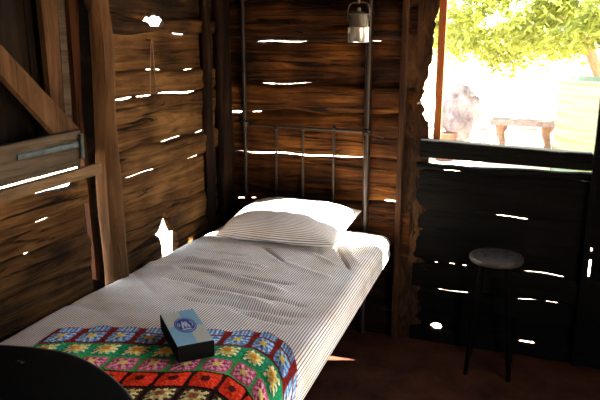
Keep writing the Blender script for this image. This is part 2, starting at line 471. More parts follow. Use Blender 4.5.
# ------------------------------------------------------------------ left wall
def sl(px, py):
    p = on_x(px, py, WALL_X); return (p.y, p.z)
YA, YB = 2.30, 3.50
seamsL = [
    [(YA, -0.02), (YB, -0.02)],
    [(YA, 0.28), (YB, 0.26)],
    [(YA, 0.53), (YB, 0.51)],
    [sl(110, 246), sl(152, 235), sl(172, 230), sl(205, 215)],
    [sl(110, 217), sl(150, 207), sl(205, 190)],
    [sl(115, 181), sl(157, 168), sl(198, 154), sl(210, 149)],
    [sl(112, 153), sl(160, 141), sl(203, 130)],
    [sl(115, 127), sl(160, 111), sl(205, 112)],
    [sl(113, 99), sl(150, 95), sl(197, 90)],
    [sl(112, 71), sl(150, 70), sl(190, 68)],
    [sl(109, 34), sl(160, 32), sl(195, 34)],
    [sl(109, 12), sl(142, 21), sl(162, 21), sl(195, 18)],
    [(YA, 2.12), (YB, 2.10)],
    [(YA, 2.34), (YB, 2.33)],
    [(YA, 2.56), (YB, 2.56)],
]
def gy(a, b_): return (on_x(a[0], a[1], WALL_X).y, on_x(b_[0], b_[1], WALL_X).y)
gapsL = [
    (3, *gy((153, 236), (174, 230)), .125, .16),
    (11, *gy((142, 20), (162, 22)), .022, .024),
    (5, *gy((119, 180), (158, 168)), .003, .006), (5, *gy((186, 157), (199, 154)), .003, .006),
    (6, *gy((160, 142), (181, 137)), .004, .007), (6, *gy((194, 133), (203, 131)), .004, .008),
    (8, *gy((114, 99), (132, 97)), .006, .010), (8, *gy((135, 97), (152, 95)), .003, .008), (8, *gy((156, 95), (196, 90)), .006, .009),
    (9, *gy((145, 70), (151, 70)), .003, .006), (9, *gy((155, 70), (160, 70)), .003, .006), (9, *gy((183, 68), (192, 68)), .003, .006),
    (10, *gy((171, 34), (184, 34)), .004, .007),
]
w = MB()
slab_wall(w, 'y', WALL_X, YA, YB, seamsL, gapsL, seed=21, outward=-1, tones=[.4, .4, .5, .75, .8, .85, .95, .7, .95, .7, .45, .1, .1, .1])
# nearer part of the wall, low slabs beside and behind the half door
YC, YD = -1.65, on_x(82, 205, WALL_X).y
seamsN = [
    [(YC, -0.02), (YD, -0.02)],
    [(YC, 0.25), (YD, 0.23)],
    [(YC, 0.52), (YD, 0.50)],
    [(YC, 0.74), (on_x(0, 298, WALL_X).y, on_x(0, 298, WALL_X).z), sl(84, 268)],
    [(YC, 0.93), sl(0, 262), sl(40, 247), sl(84, 234)],
    [(YC, 1.05), sl(0, 233), sl(30, 222), sl(80, 206)],
    [(YC, 1.13), sl(0, 200), sl(30, 192.5), sl(36, 194.5), sl(69, 186), sl(74, 179), sl(84, 176)],
]
gapsN = [
    (4, *gy((23, 253), (29, 250)), .004, .008),
    (5, *gy((34, 221), (49, 217)), .010, .009),
]
slab_wall(w, 'y', WALL_X, YC, YD, seamsN, gapsN, seed=33, outward=-1, tones=[.3, .4, .5, .6, .62, .66])
slab_wall(w, 'y', WALL_X, YC, 0.9, [[(YC, z), (0.9, z)] for z in (1.10, 1.38, 1.62, 1.90, 2.2, 2.56)], [], seed=35, outward=-1, tones=[.4, .5, .6, .6, .6])
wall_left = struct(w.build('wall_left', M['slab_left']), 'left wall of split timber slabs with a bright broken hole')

# upright planks above, behind the brace, closing the upper left
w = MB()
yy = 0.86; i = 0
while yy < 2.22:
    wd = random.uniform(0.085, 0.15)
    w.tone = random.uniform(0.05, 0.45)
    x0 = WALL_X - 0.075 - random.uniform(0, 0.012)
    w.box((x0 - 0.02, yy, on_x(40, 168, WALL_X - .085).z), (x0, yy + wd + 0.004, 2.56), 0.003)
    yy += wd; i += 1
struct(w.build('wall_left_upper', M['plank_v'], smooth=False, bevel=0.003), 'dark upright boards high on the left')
# right and near walls with the doorway
w = MB()
def plain_side(axis, plane, a, b_, z0, z1, out, seed):
    n = max(1, round((z1 - z0) / 0.25))
    slab_wall(w, axis, plane, a, b_, [[(a, z0 + (z1 - z0) * k / n), (b_, z0 + (z1 - z0) * k / n + (0.01 if 0 < k < n else 0))] for k in range(n + 1)], [], seed=seed, outward=out)
plain_side('y', 1.32, DOOR_Y1, 3.5, -0.02, 2.56, 1, 41)
plain_side('y', 1.32, -1.65, DOOR_Y0, -0.02, 2.56, 1, 42)
plain_side('y', 1.32, DOOR_Y0, DOOR_Y1, DOOR_H, 2.56, 1, 43)
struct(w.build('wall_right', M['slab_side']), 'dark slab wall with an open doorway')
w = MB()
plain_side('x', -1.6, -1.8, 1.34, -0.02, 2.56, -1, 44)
struct(w.build('wall_front', M['slab_shaded']), 'dark slab wall behind the viewer')

# ------------------------------------------------------------------ posts
def post(name, pts, rads, mat, label, jag=0.12, n=16, seed=0, tone=0.5):
    # resample for a knobbly outline
    P2 = []; R2 = []
    for (a, ra), (b_, rb) in zip(zip(pts, rads), zip(pts[1:], rads[1:])):
        a = Vector(a); b_ = Vector(b_)
        for k in range(10):
            t = k / 10; P2.append(a.lerp(b_, t)); R2.append(ra + (rb - ra) * t)
    P2.append(Vector(pts[-1])); R2.append(rads[-1])
    m_ = MB(); m_.tone = tone
    m_.tube(P2, R2, n, jag=jag, seed=seed)
    return struct(m_.build(name, mat), label)
# big forked-looking post of the left wall
def pl(px, py, X=-1.70): return on_x(px, py, X)
q = [pl(117, 272), pl(111, 200), pl(106, 120), pl(102, 45), pl(98, 0)]
base = q[0] + (q[0] - q[1]).normalized() * 0.1
pts = [(q[0].x, q[0].y + .0, -0.02), (q[0].x, q[0].y, q[0].z)] + [tuple(v) for v in q[1:]] + [(q[-1].x, q[-1].y - 0.02, 2.54)]
post('trim_1', pts, [.056, .056, .052, .050, .048, .040, .042], M['post'], 'stout rough brown post standing in the left wall', jag=.14, seed=2, tone=.75)
# limb stub leaning at the fork of the post
f0 = pl(97, 26, -1.72); f1 = pl(88, 0, -1.72)
post('trim_2', [tuple(f0 + (f0 - f1).normalized() * 0.08), tuple(f0), tuple(f1), tuple(f1 + (f1 - f0).normalized() * .5)], [.012, .018, .020, .022], M['post_dark'], 'side limb of the left wall post', seed=5)
# corner post
post('trim_3', [(-1.70, 3.36, -0.02), (-1.705, 3.37, 1.2), (-1.71, 3.37, 2.54)], [.055, .05, .05], M['post_dark'], 'dark corner post', seed=8, tone=.2)
post('trim_4', [(-1.72, 3.20, -0.02), (-1.72, 3.21, 1.2), (-1.72, 3.20, 2.54)], [.032, .03, .03], M['post_dark'], 'thin upright beside the corner post', seed=11, tone=.1)

# slab post with a bark edge, between the bed head wall and the window
w = MB(); w.tone = 0.45
H = []
zs = [-0.02 + 2.56 * i / 170 for i in range(171)]
edgepts = [(-0.02, -0.500), (0.70, -0.505), (0.98, -0.515), (1.12, -0.512), (1.24, -0.532), (1.30, -0.545), (1.36, -0.572), (1.44, -0.562), (1.50, -0.535), (1.62, -0.525), (1.75, -0.515), (1.87, -0.492), (2.1, -0.50), (2.54, -0.50)]
for z in zs:
    xr = lerp_pts(edgepts, z) + 0.020 * noise.noise(Vector((z * 16, 2, 0))) + 0.012 * noise.noise(Vector((z * 60, 5, 0)))
    xl = -0.655 + 0.006 * noise.noise(Vector((z * 4, 9, 0)))
    row = []
    N = 12
    for j in range(N + 1):
        t = j / N
        x = xl + (xr - xl) * t
        y = WALL_Y - 0.030 * (1 - t ** 1.5) - 0.010 * noise.noise(Vector((x * 30, z * 9, 1))) * (1.3 - t) - 0.002
        row.append((x, y, z))
    row.append((xr - 0.004, WALL_Y + 0.03, z)); row.append((xl, WALL_Y + 0.04, z))
    H.append(row)
w.grid(H, wrap=True); w.add(H[0], [tuple(range(len(H[0])))]); w.add(H[-1], [tuple(range(len(H[0]) - 1, -1, -1))])
struct(w.build('trim_5', M['bark']), 'wide slab post with a ragged bark edge beside the window')
w = MB(); w.tone = .8
w.box((-0.676, WALL_Y - 0.062, -0.02), (-0.644, WALL_Y - 0.0, 2.54), 0.003)
struct(w.build('trim_6', M['post_dark'], smooth=False, bevel=0.006), 'squared upright at the edge of the bark post')
# right-hand jamb post
w = MB(); w.tone = .1
w.box((WIN_X1 + 0.0, WALL_Y - 0.06, -0.02), (WIN_X1 + 0.033, WALL_Y - 0.02, 2.54), 0.002)
zt0, zt1, zt2, zt3 = [on_y(592, q_, WALL_Y).z for q_ in (277, 257, 251, 246)]
for z0_, z1_ in ((-0.02, zt0), (zt1, zt2), (zt3, 2.54)):
    w.box((WIN_X1 + 0.030, WALL_Y - 0.05, z0_), (WIN_X1 + 0.15, WALL_Y + 0.01, z1_), 0.002)
struct(w.build('trim_7', M['slab_shaded'], smooth=False, bevel=0.004), 'dark post right of the window')

# window frame
win = bpy.data.objects.new('window_1', None); COL.objects.link(win); win['kind'] = 'structure'; win['_base'] = (0, 0, 0); win['label'] = 'unglazed square window opening to the bright yard'
w = MB(); w.tone = .3
w.add([(x, y, z) for x, za, zb in ((-0.56, 1.066, 1.163), (WIN_X1, 1.045, 1.130)) for y in (WALL_Y - .05, WALL_Y + .02) for z in (za, zb)],
      [(0, 1, 3, 2), (4, 6, 7, 5), (0, 4, 5, 1), (2, 3, 7, 6), (0, 2, 6, 4), (1, 5, 7, 3)])
w.build('window_sill', M['slab_shaded'], win, smooth=False, bevel=0.006)
w = MB(); w.tone = .6
w.box((WIN_X0 - 0.040, WALL_Y - 0.005, WIN_Z0 + .01), (WIN_X0 - 0.002, WALL_Y + 0.025, WIN_Z1 + 0.02), 0.002)
w.build('window_jamb', M['jamb'], win, smooth=False, bevel=0.002)
w = MB(); w.tone = .2
w.box((-0.56, WALL_Y - 0.05, WIN_Z1), (WIN_X1, WALL_Y + 0.03, WIN_Z1 + 0.07), 0.003)
w.build('window_head', M['slab_shaded'], win, smooth=False, bevel=0.004)

# ------------------------------------------------------------------ half door on the left
door = bpy.data.objects.new('door_1', None); COL.objects.link(door); door['kind'] = 'structure'; door['_base'] = (0, 0, 0); door['label'] = 'rough half door of grey boards with a diagonal brace and strap hinge'
def board(pts4, X, th, mat, name, parent, tone=.5, nseg=24, seed=0, wob=.004):
    """board whose face has corners pts4 = (y,z): bottom-left, bottom-right, top-right, top-left, inner face at X"""
    bl, br, tr, tl = [Vector(p) for p in pts4]
    w = MB(); w.tone = tone
    rows = []
    for i in range(nseg + 1):
        t = i / nseg
        b_ = bl.lerp(br, t); c = tl.lerp(tr, t)
        nb = wob * noise.noise(Vector((t * 9, seed, 0))); nc = wob * noise.noise(Vector((t * 9, seed + 5, 0)))
        row = []
        d = (c - b_)
        M_ = 6
        for j in range(M_ + 1):
            s = j / M_
            p = b_ + d * s
            k = nb if j == 0 else (nc if j == M_ else 0)
            q_ = d.normalized() * k
            row.append((X - (0.003 if j in (0, M_) else 0) + .0015 * noise.noise(Vector((t * 8, s * 9, seed))), p.x + q_.x, p.y + q_.y))
        row.append((X - th, c.x, c.y)); row.append((X - th, b_.x, b_.y))
        rows.append(row)
    w.grid(rows, wrap=True)
    w.add(rows[0], [tuple(range(len(row)))]); w.add(rows[-1], [tuple(range(len(row) - 1, -1, -1))])
    return w.build(name, mat, parent)
def dl(px, py, X): p = on_x(px, py, X); return (p.y, p.z)
XD1 = WALL_X + 0.045
board([(0.93, dl(40, 177.5, XD1)[1]), dl(80, 166, XD1), dl(81, 130, XD1), (0.93, dl(0, 150, XD1)[1])], XD1, .028, M['plank_grey'], 'board', door, .6, seed=1)
XD2 = WALL_X + 0.075
board([(0.88, dl(0, 204, XD2)[1]), dl(101, 174, XD2), dl(101, 163.5, XD2), (0.88, dl(0, 192.5, XD2)[1])], XD2, .03, M['rail_wood'], 'rail', door, .8, seed=3)
XD3 = WALL_X + 0.02
board([dl(-60, 7, XD3), dl(58, 137, XD3), dl(80, 129, XD3), dl(-40, 0, XD3)], XD3, .03, M['post'], 'brace', door, .55, seed=5)
# strap hinge lying on the top board
XS = XD1 + 0.007
board([dl(18, 160.5, XS), dl(79, 147.5, XS), dl(79, 141.5, XS), dl(18, 154.5, XS)], XS, .006, M['strap'], 'strap_hinge', door, .5, seed=7, wob=.001)
w = MB(); p = on_x(81, 146, XS); w.tube([(p.x + .004, p.y, p.z - .05), (p.x + .004, p.y, p.z + .05)], .009, 10); w.build('hinge_pin', M['strap'], door)
# upright planks lit beside the brace, and the thin strips of the door opening
def upright(name, a, b_, c, d, X, mat, tone, seed, th=.025):
    board([dl(*a, X), dl(*b_, X), dl(*c, X), dl(*d, X)], X, th, mat, name, door, tone, seed=seed)
upright('upright_board', (53, 118), (65, 124), (55, -30), (38, -30), WALL_X - 0.02, M['post'], .25, 11)
upright('upright_board', (66, 124), (73, 126), (62, -30), (55, -30), WALL_X - 0.02, M['plank_grey'], .3, 12)
upright('upright_strip', (79, 140), (83, 140), (77, -30), (66, -30), WALL_X - 0.03, M['plank_redv'], .5, 13)
upright('upright_strip', (97, 280), (101, 280), (84, 120), (80, 120), WALL_X - 0.03, M['plank_redv'], .5, 14)
w = MB(); w.tone = 0  # dark sheet added so the gap beside the door reads black
w.box((WALL_X - .10, 2.25, 0), (WALL_X - .08, 2.52, 2.56)); struct(w.build('trim_8', M['slab_shaded'], smooth=False), 'dark sheet added behind the door gap to keep it black')

# hook of wire hanging on the left wall
p0 = on_x(151, 40, WALL_X + .035); p1 = on_x(150, 92, WALL_X + .035); p2 = on_x(156, 92, WALL_X + .035)
t = MB()
t.tube([(p0.x - .03, p0.y, p0.z), (p0.x + .004, p0.y, p0.z)], .004, 8)
t.tube([tuple(p0), tuple(p1), ((p1.x + p2.x) / 2, (p1.y + p2.y) / 2, p1.z - .012), tuple(p2), (p0.x, p0.y + .012, p0.z - .01), tuple(p0)], .0022, 6)
tag(t.build('wire_hook', M['rope']), 'thin rusty wire loop hanging from a nail on the left wall', 'hook')

# ------------------------------------------------------------------ bed
MZ, MH, MR = 0.65, 0.085, 0.055        # mattress top, half thickness, edge radius
bed = thing('iron_bed', 'narrow black iron bed with tall headposts standing in the corner', 'bed', (-1.2, 2.2, 0))
YH = 3.405
def bar(name, pts, r, mat, n=10, parent=bed):
    w = MB(); w.tube(pts, r, n); return w.build(name, mat, parent)
XLp = on_y(245, 123, YH).x; XRp = on_y(367, 133, YH).x
ZR = on_y(300, 128, YH).z
bar('headpost', [(XLp, YH, 0), (XLp, YH, 1.2), (XLp - .002, YH, 2.38)], .011, M['iron'], 12)
bar('headpost', [(XRp, YH, 0), (XRp, YH, 1.2), (XRp + .002, YH, 2.38)], .0175, M['iron_grey'], 14)
bar('head_rail', [(XLp, YH, on_y(245, 124, YH).z), (XRp, YH, on_y(367, 132, YH).z)], .0075, M['iron'])
bar('top_rail', [(XLp, YH, 2.375), (XRp, YH, 2.375)], .009, M['iron'])
for px in (276, 303, 334):
    p = on_y(px, 128, YH)
    w = MB(); w.tube([(p.x, YH, .50), (p.x, YH, p.z + .004)], .0065, 10)
    w.lathe([(.004, -.014), (.012, -.008), (.013, 0), (.010, .008), (.004, .014)], (p.x, YH, p.z + .0), 12)
    w.build('spindle', M['iron_grey'] if px > 280 else M['iron'], bed)
for x, z in ((XLp, on_y(245, 124, YH).z), (XRp, on_y(367, 132, YH).z)):
    w = MB(); w.lathe([(.014, -.022), (.024, -.014), (.026, 0), (.024, .014), (.014, .022)], (x, YH, z), 16)
    w.build('post_collar', M['iron_grey'], bed)
# bent lug on the right post
w = MB(); z = on_y(367, 132, YH).z
w.add([(XRp, YH - .02, z - .004), (XRp + .10, YH - .035, z - .022), (XRp + .10, YH - .045, z - .016), (XRp, YH - .045, z + .004),
       (XRp, YH - .02, z - .008), (XRp + .10, YH - .035, z - .026), (XRp + .10, YH - .045, z - .020), (XRp, YH - .045, z)],
      [(0, 1, 2, 3), (7, 6, 5, 4), (0, 4, 5, 1), (1, 5, 6, 2), (2, 6, 7, 3), (3, 7, 4, 0)])
w.build('lug', M['iron_grey'], bed, smooth=False)
YF = 1.22
bar('side_rail', [(-1.60, YH, .46), (-1.66, YF, .46)], .016, M['iron'])
bar('side_rail', [(-0.80, YH, .46), (-0.76, YF, .46)], .016, M['iron'])
bar('foot_rail', [(-1.66, YF, .46), (-0.76, YF, .46)], .016, M['iron'])
bar('foot_leg', [(-1.66, YF, 0), (-1.66, YF, .47)], .018, M['iron'])
bar('foot_leg', [(-0.76, YF, 0), (-0.76, YF, .47)], .018, M['iron'])
w = MB()
for k in range(14):
    y = 1.3 + k * .145
    w.tube([(-1.64, y, .468), (-0.78, y, .468)], .004, 6)
w.build('spring_base', M['iron'], bed)

def m_left(y): return -1.775 + (y - 1.69) * (0.105 / 1.45) if y > 1.69 else -1.775
def m_left(y): return max(-1.715, -1.715 + (y - 1.9) * 0.045)
def m_right(y): return -0.632 - (y - 1.70) * 0.028
CR = []
def crease(a, b_, width, amp): CR.append((Vector(a), Vector(b_), width, amp * 1.6))
def zc(px, py): p = on_z(px, py, MZ); return (p.x, p.y)
for a, b_, wd, am in [((185, 268), (238, 277), .014, -.012), ((190, 261), (250, 270), .02, .012), ((238, 277), (285, 283), .012, -.012), ((200, 285), (262, 296), .012, -.011),
                      ((262, 296), (300, 305), .012, -.008), ((222, 276), (275, 290), .020, .012), ((190, 300), (240, 309), .012, -.009), ((215, 302), (290, 314), .016, -.010), ((205, 292), (262, 304), .018, .010),
                      ((225, 262), (260, 268), .016, .009), ((265, 248), (282, 262), .009, -.008), ((336, 246), (347, 265), .008, -.012), ((346, 247), (356, 262), .016, .006), ((298, 247), (330, 262), .015, .006),
                      ((240, 312), (285, 322), .014, -.008), ((170, 278), (200, 283), .014, -.008), ((150, 262), (190, 262), .02, .006), ((280, 262), (325, 276), .018, .005), ((200, 250), (240, 256), .014, -.005),
                      ((125, 262), (150, 290), .015, -.003), ((60, 300), (100, 310), .02, -.004)]:
    crease(zc(*a), zc(*b_), wd, am)
def wrinkle(x, y):
    p = Vector((x, y)); h = 0
    for a, b_, wd, am in CR:
        ab = b_ - a; t = max(-.25, min(1.25, (p - a).dot(ab) / ab.length_squared))
        d = (p - (a + ab * t)).length
        if d > wd * 3: continue
        fade = 1 if 0 <= t <= 1 else max(0, 1 - 4 * max(-t, t - 1))
        h += am * math.exp(-(d / wd) ** 2) * fade
    h += .006 * noise.noise(Vector((x * 4, y * 4, 0))) + .0025 * noise.noise(Vector((x * 13, y * 13, 3)))
    return h
def mtop(x, y):
    xn = (2 * x - m_left(y) - m_right(y)) / (m_right(y) - m_left(y))
    return MZ - .004 + .008 * (1 - xn * xn) + wrinkle(x, y)
Y0, Y1 = 1.12, 3.33
mat_verts = []; uvs = []; rows = []
NY = 260
def ring(y, k):
    """rounded rectangle section; k scales the height towards the ends"""
    xl, xr = m_left(y), m_right(y)
    hh = MH * k; r = min(MR, hh * .98)
    inset = (1 - k) * 0.05
    xl += inset; xr -= inset
    pts = []
    for i in range(141):
        t = i / 140; x = xl + r + (xr - xl - 2 * r) * t; pts.append((x, 1, 0))
    for i in range(1, 11):
        a = math.pi / 2 * (1 - i / 10); pts.append((xr - r + r * math.cos(a), 2, r * math.sin(a)))
    for i in range(1, 5): pts.append((xr - .004 * math.sin(i), 3, -(2 * hh - 2 * r) * i / 4))
    for i in range(1, 9):
        a = -math.pi / 2 * i / 8; pts.append((xr - r + r * math.cos(a), 4, r * math.sin(a)))
    for i in range(1, 30): pts.append((xr - r - (xr - xl - 2 * r) * i / 30, 5, 0))
    for i in range(0, 9):
        a = -math.pi / 2 - math.pi / 2 * i / 8; pts.append((xl + r + r * math.cos(a), 4, r * math.sin(a)))
    for i in range(1, 5): pts.append((xl, 3, -(2 * hh - 2 * r) * (1 - i / 4)))
    for i in range(1, 10):
        a = math.pi - math.pi / 2 * i / 10; pts.append((xl + r + r * math.cos(a), 2, r * math.sin(a)))
    out = []
    zc_ = MZ - MH
    for x, c, dz in pts:
        if c == 1: z = zc_ + hh + (mtop(x, y) - MZ) * k
        elif c == 2: z = zc_ + hh - r + dz + (mtop(x, y) - MZ) * k * (dz / max(r, 1e-6))
        elif c == 3: z = zc_ + hh - r + dz
        elif c == 4: z = zc_ - hh + r + dz
        else: z = zc_ - hh
        yy_ = y + .006 * noise.noise(Vector((x * 5, z * 9, 2)))
        out.append((x, yy_, z))
    return out
for j in range(NY + 1):
    t = j / NY; y = Y0 + (Y1 - Y0) * t
    e = min(y - Y0, Y1 - y)
    k = 1.0
    if e < MR: k = 0.35 + 0.65 * math.sqrt(max(0, 1 - (1 - e / MR) ** 2))
    rows.append(ring(y, k))
w = MB(); w.grid(rows, wrap=True)
w.add(rows[0], [tuple(range(len(rows[0])))]); w.add(rows[-1], [tuple(range(len(rows[0]) - 1, -1, -1))])
mattress = w.build('mattress', M['ticking'])
def planar_uv(ob, fn):
    me = ob.data; uvl = me.uv_layers.new(name='UVMap')
    off = ob.location if ob.parent is None else Vector((0, 0, 0))
    for lp in me.loops:
        v = me.vertices[lp.vertex_index].co; uvl.data[lp.index].uv = fn(v)
def mat_uv(v):
    y = v.y; xr = m_right(y); xl = m_left(y); s = 1.10 / (xr - xl)
    def arc(over):                       # length of cloth past the start of the rounded edge
        if v.z < MZ - MR: return MR * math.pi / 2 + (MZ - MR - v.z)
        return MR * math.asin(max(0, min(1, over / MR)))
    if v.x > xr - MR: return ((xr - MR - xl) * s + arc(v.x - xr + MR), y)
    if v.x < xl + MR: return (MR * s - arc(xl + MR - v.x), y)
    return ((v.x - xl) * s, y)
planar_uv(mattress, mat_uv)
tag(mattress, 'cream and navy striped ticking mattress, rumpled, lying on the iron bed', 'mattress')

# ------------------------------------------------------------------ pillow
pc = Vector((-1.195, 3.12, MZ + .022))
rot = math.radians(0)
PL, PW, PHt = .335, .26, .125
rows = []; NU, NV = 90, 60
import itertools
def pillow_pt(u, v, side):
    cu = abs(u) ** 1.0; cv = abs(v)
    # pinched outline with pointed corners
    ex = PL * (1 - .07 * (1 - (v * v)) * (abs(u) ** 4) * 1.0); ey = PW * (1 - .08 * (1 - u * u) * (abs(v) ** 4))
    x = u * ex; y = v * ey
    prof = ((1 - abs(u) ** 2.6) * (1 - abs(v) ** 2.2))
    h = max(0, prof) ** .55
    if side > 0: z = .030 + h * PHt * (1 + .10 * noise.noise(Vector((u * 2, v * 2, 1)))) + .006 * noise.noise(Vector((u * 7, v * 5, 2))) * h
    else: z = .030 - h * .028
    z += .022 * max(0, u) ** 3 * abs(v) ** 2 + .01 * max(0, -v) * 0
    return (x, y, z)
w = MB()
for side in (1, -1):
    G = [[pillow_pt(-1 + 2 * i / NU, -1 + 2 * j / NV, side) for j in range(NV + 1)] for i in range(NU + 1)]
    w.grid(G)
pil = w.build('pillow', M['ticking_pillow'])
bm = bmesh.new(); bm.from_mesh(pil.data); bmesh.ops.remove_doubles(bm, verts=bm.verts, dist=.0006); bmesh.ops.recalc_face_normals(bm, faces=bm.faces); bm.to_mesh(pil.data); bm.free()
planar_uv(pil, lambda v: (v.x, v.y + .6 * v.z))
pil.location = pc; pil.rotation_euler = (math.radians(6), 0, rot)
tag(pil, 'plump striped ticking pillow in bright sun at the head of the mattress', 'pillow')

# ------------------------------------------------------------------ crochet blanket
SQ = 0.098
PAL = {
 'blue': dict(bd=(0.24, 0.018, 0.012), out=(0.12, 0.30, 0.60), mid=(0.50, 0.70, 0.88), pet=(0.10, 0.16, 0.40), cen=(0.95, 0.72, 0.10)),
 'green': dict(bd=(0.02, 0.42, 0.17), out=(0.03, 0.34, 0.14), mid=(0.95, 0.84, 0.50), pet=(0.92, 0.66, 0.10), cen=(0.90, 0.42, 0.04)),
 'pink': dict(bd=(0.05, 0.46, 0.09), out=(0.62, 0.10, 0.22), mid=(0.88, 0.42, 0.50), pet=(0.45, 0.05, 0.12), cen=(0.92, 0.68, 0.20)),
 'red': dict(bd=(0.03, 0.008, 0.006), out=(0.95, 0.04, 0.015), mid=(0.98, 0.08, 0.02), pet=(0.85, 0.03, 0.01), cen=(0.10, 0.01, 0.01)),
 'cream': dict(bd=(0.02, 0.008, 0.006), out=(0.07, 0.03, 0.015), mid=(0.80, 0.68, 0.30), pet=(0.55, 0.40, 0.14), cen=(0.36, 0.09, 0.04)),
}
ROWS = ['blue', 'green', 'pink', 'red', 'cream', 'blue', 'green', 'red']
def yarn(a, d):
    """a across the bed in squares, d down the bed in squares (0 at the top hem)"""
    if d < 0.35:                                   # half row of blue along the hem
        fa = a % 1; s = min(fa, 1 - fa)
        if s < .14 or d < .05: return PAL['blue']['bd']
        return PAL['blue']['out'] if int(a * 14) % 2 else PAL['blue']['mid']
    d -= .35
    r = int(d); p = PAL[ROWS[r % len(ROWS)]]
    fa, fd = a % 1 - .5, d % 1 - .5
    c = max(abs(fa), abs(fd)) * .8 + math.hypot(fa, fd) * .2
    ang = math.atan2(fd, fa)
    if c > (.40 if p is PAL['blue'] else .445): return p['bd']
    k1 = int((ang + math.pi) / (2 * math.pi) * 20) % 2
    k2 = int((ang + math.pi) / (2 * math.pi) * 12 + .5) % 2
    if c > .27: return p['mid'] if k1 and c < .38 else p['out']
    if c > .14: return p['pet'] if k2 else p['mid']
    return p['cen']
NA, ND = 330, 210
xL0 = -1.62
hem_a = on_z(65, 327, .665); hem_b = on_z(262, 330, .665)
HEM = [(-1.60, 1.69), (-1.52, 1.71), (-1.30, 1.785), (-1.10, 1.86), (-0.90, 1.925), (-0.82, 1.925), (-0.75, 1.885), (-0.70, 1.83), (-0.66, 1.76), (-0.62, 1.67), (-.58, 1.60)]
def hem_y(x): return lerp_pts(HEM, x)
arc0 = 0
def blanket_pt(a, d):
    # a metres from the left hem, d metres from the top hem
    x = -1.545 + a + d * 0.10
    y0 = hem_y(x)
    y = y0 - d * .97 + .010 * math.sin(a * 9) 
    xr = m_right(y) ; r = MR + .004
    lift = .010 + .003 * noise.noise(Vector((a * 9, d * 9, 4)))
    xs = xr - MR
    if x <= xs: return Vector((x, y, mtop(x, y) + lift))
    over = x - xs
    L = r * math.pi / 2
    zt = mtop(xs, y)
    if over < L:
        th = over / r
        return Vector((xs + (r + lift) * math.sin(th), y, zt - MR - .004 + (r + lift) * math.cos(th) ))
    o2 = over - L
    sway = .016 * math.sin((y) * 22 + 1) * min(1, o2 / .2) + .01 * math.sin(y * 51) * min(1, o2 / .2)
    return Vector((xs + r + lift + .004 + sway + .04 * o2, y - .15 * o2, zt - MR - o2))
rows = []; WID = 1.27; DEP = .80
me_cols = []
for i in range(NA + 1):
    rows.append([])
    for j in range(ND + 1):
        a = WID * i / NA; d = DEP * j / ND
        p = blanket_pt(a, d)
        fa = (a / SQ) % 1 - .5; fd = (d / SQ - .35) % 1 - .5
        c = max(abs(fa), abs(fd))
        puff = .0035 * math.cos(min(1, c / .5) * math.pi) + .0018 * math.sin(a / SQ * 2 * math.pi * 7) * math.sin(d / SQ * 2 * math.pi * 7)
        rows[-1].append(p + Vector((0, 0, puff)))
w = MB(); w.grid(rows)
blk = w.build('crochet_blanket', M['crochet'])
ca = blk.data.attributes.new('yarn', 'FLOAT_COLOR', 'FACE')
cols = []
for i in range(NA):
    for j in range(ND):
        a = WID * (i + .5) / NA / SQ; d = DEP * (j + .5) / ND / SQ
        c = yarn(a, d); jt = 1 + .22 * noise.noise(Vector((a * 6, d * 6, 1))) + random.uniform(-.12, .12)
        cols += [min(1, c[0] * jt), min(1, c[1] * jt), min(1, c[2] * jt), 1.0]
ca.data.foreach_set('color', cols)
sd = blk.modifiers.new('thick', 'SOLIDIFY'); sd.thickness = .006; sd.offset = -1
tag(blk, 'crochet blanket of blue, green, pink and red squares over the foot of the mattress', 'blanket')

# ------------------------------------------------------------------ box on the blanket
A = on_z(164.5, 314, .728); B = on_z(196.5, 308, .728); Cc = on_z(210.5, 341.5, .728); D = on_z(172, 347.5, .728)
ctr = (A + B + Cc + D) / 4
ux = ((B - A) + (Cc - D)); ux.z = 0; lx = ux.length / 2; ux.normalize()
uy = Vector((-ux.y, ux.x, 0)); ly = ((A - D).length + (B - Cc).length) / 2
ztop = .728; zbot = .672
box = thing('cardboard_box', 'small pale blue and cream carton with a dark blue oval, on the blanket', 'box', (ctr.x, ctr.y, zbot))
def bp_(u, v, z): return ctr * 1 + ux * (u * lx / 2) + uy * (v * ly / 2) + Vector((0, 0, z - ctr.z))
w = MB()
vs = [bp_(u, v, z) for z in (zbot, ztop) for u, v in ((-1, -1), (1, -1), (1, 1), (-1, 1))]
w.add(vs, [(3, 2, 1, 0), (4, 5, 6, 7), (0, 1, 5, 4), (1, 2, 6, 5), (2, 3, 7, 6), (3, 0, 4, 7)])
w.build('carton', M['black_card'], box, smooth=False, bevel=.002)
M['pale_blue'] = simple('pale_blue_print', (0.22, 0.46, 0.62), .5)
M['cream_print'] = simple('cream_print', (0.50, 0.54, 0.47), .5)
M['navy'] = simple('navy_print', (0.015, 0.05, 0.30), .5)
M['white_ink'] = simple('white_ink', (0.55, 0.62, 0.72), .5)
def patch(name, polys, z, mat, parent=box):
    w = MB()
    for poly in polys:
        w.add([bp_(u, v, z) for u, v in poly] + [bp_(u, v, z - .0006) for u, v in poly],
              [tuple(range(len(poly))), tuple(range(2 * len(poly) - 1, len(poly) - 1, -1))] + [(i, (i + 1) % len(poly), len(poly) + (i + 1) % len(poly), len(poly) + i) for i in range(len(poly))])
    return w.build(name, mat, parent, smooth=False)
lid = patch('lid_print', [[(-.98, -.98), (.98, -.98), (.98, .98), (-.98, .98)]], ztop + .0012, M['pale_blue'])
patch('cream_square', [[(-.96, .08), (.05, .08), (.05, .96), (-.96, .96)], [(.12, -.96), (.96, -.96), (.96, -.05), (.12, -.05)]], ztop + .0018, M['cream_print'])
ov = [(.02 + .60 * math.cos(2 * math.pi * k / 40), .08 + .45 * math.sin(2 * math.pi * k / 40)) for k in range(40)]
patch('oval_emblem', [ov], ztop + .0024, M['navy'])
ink = []
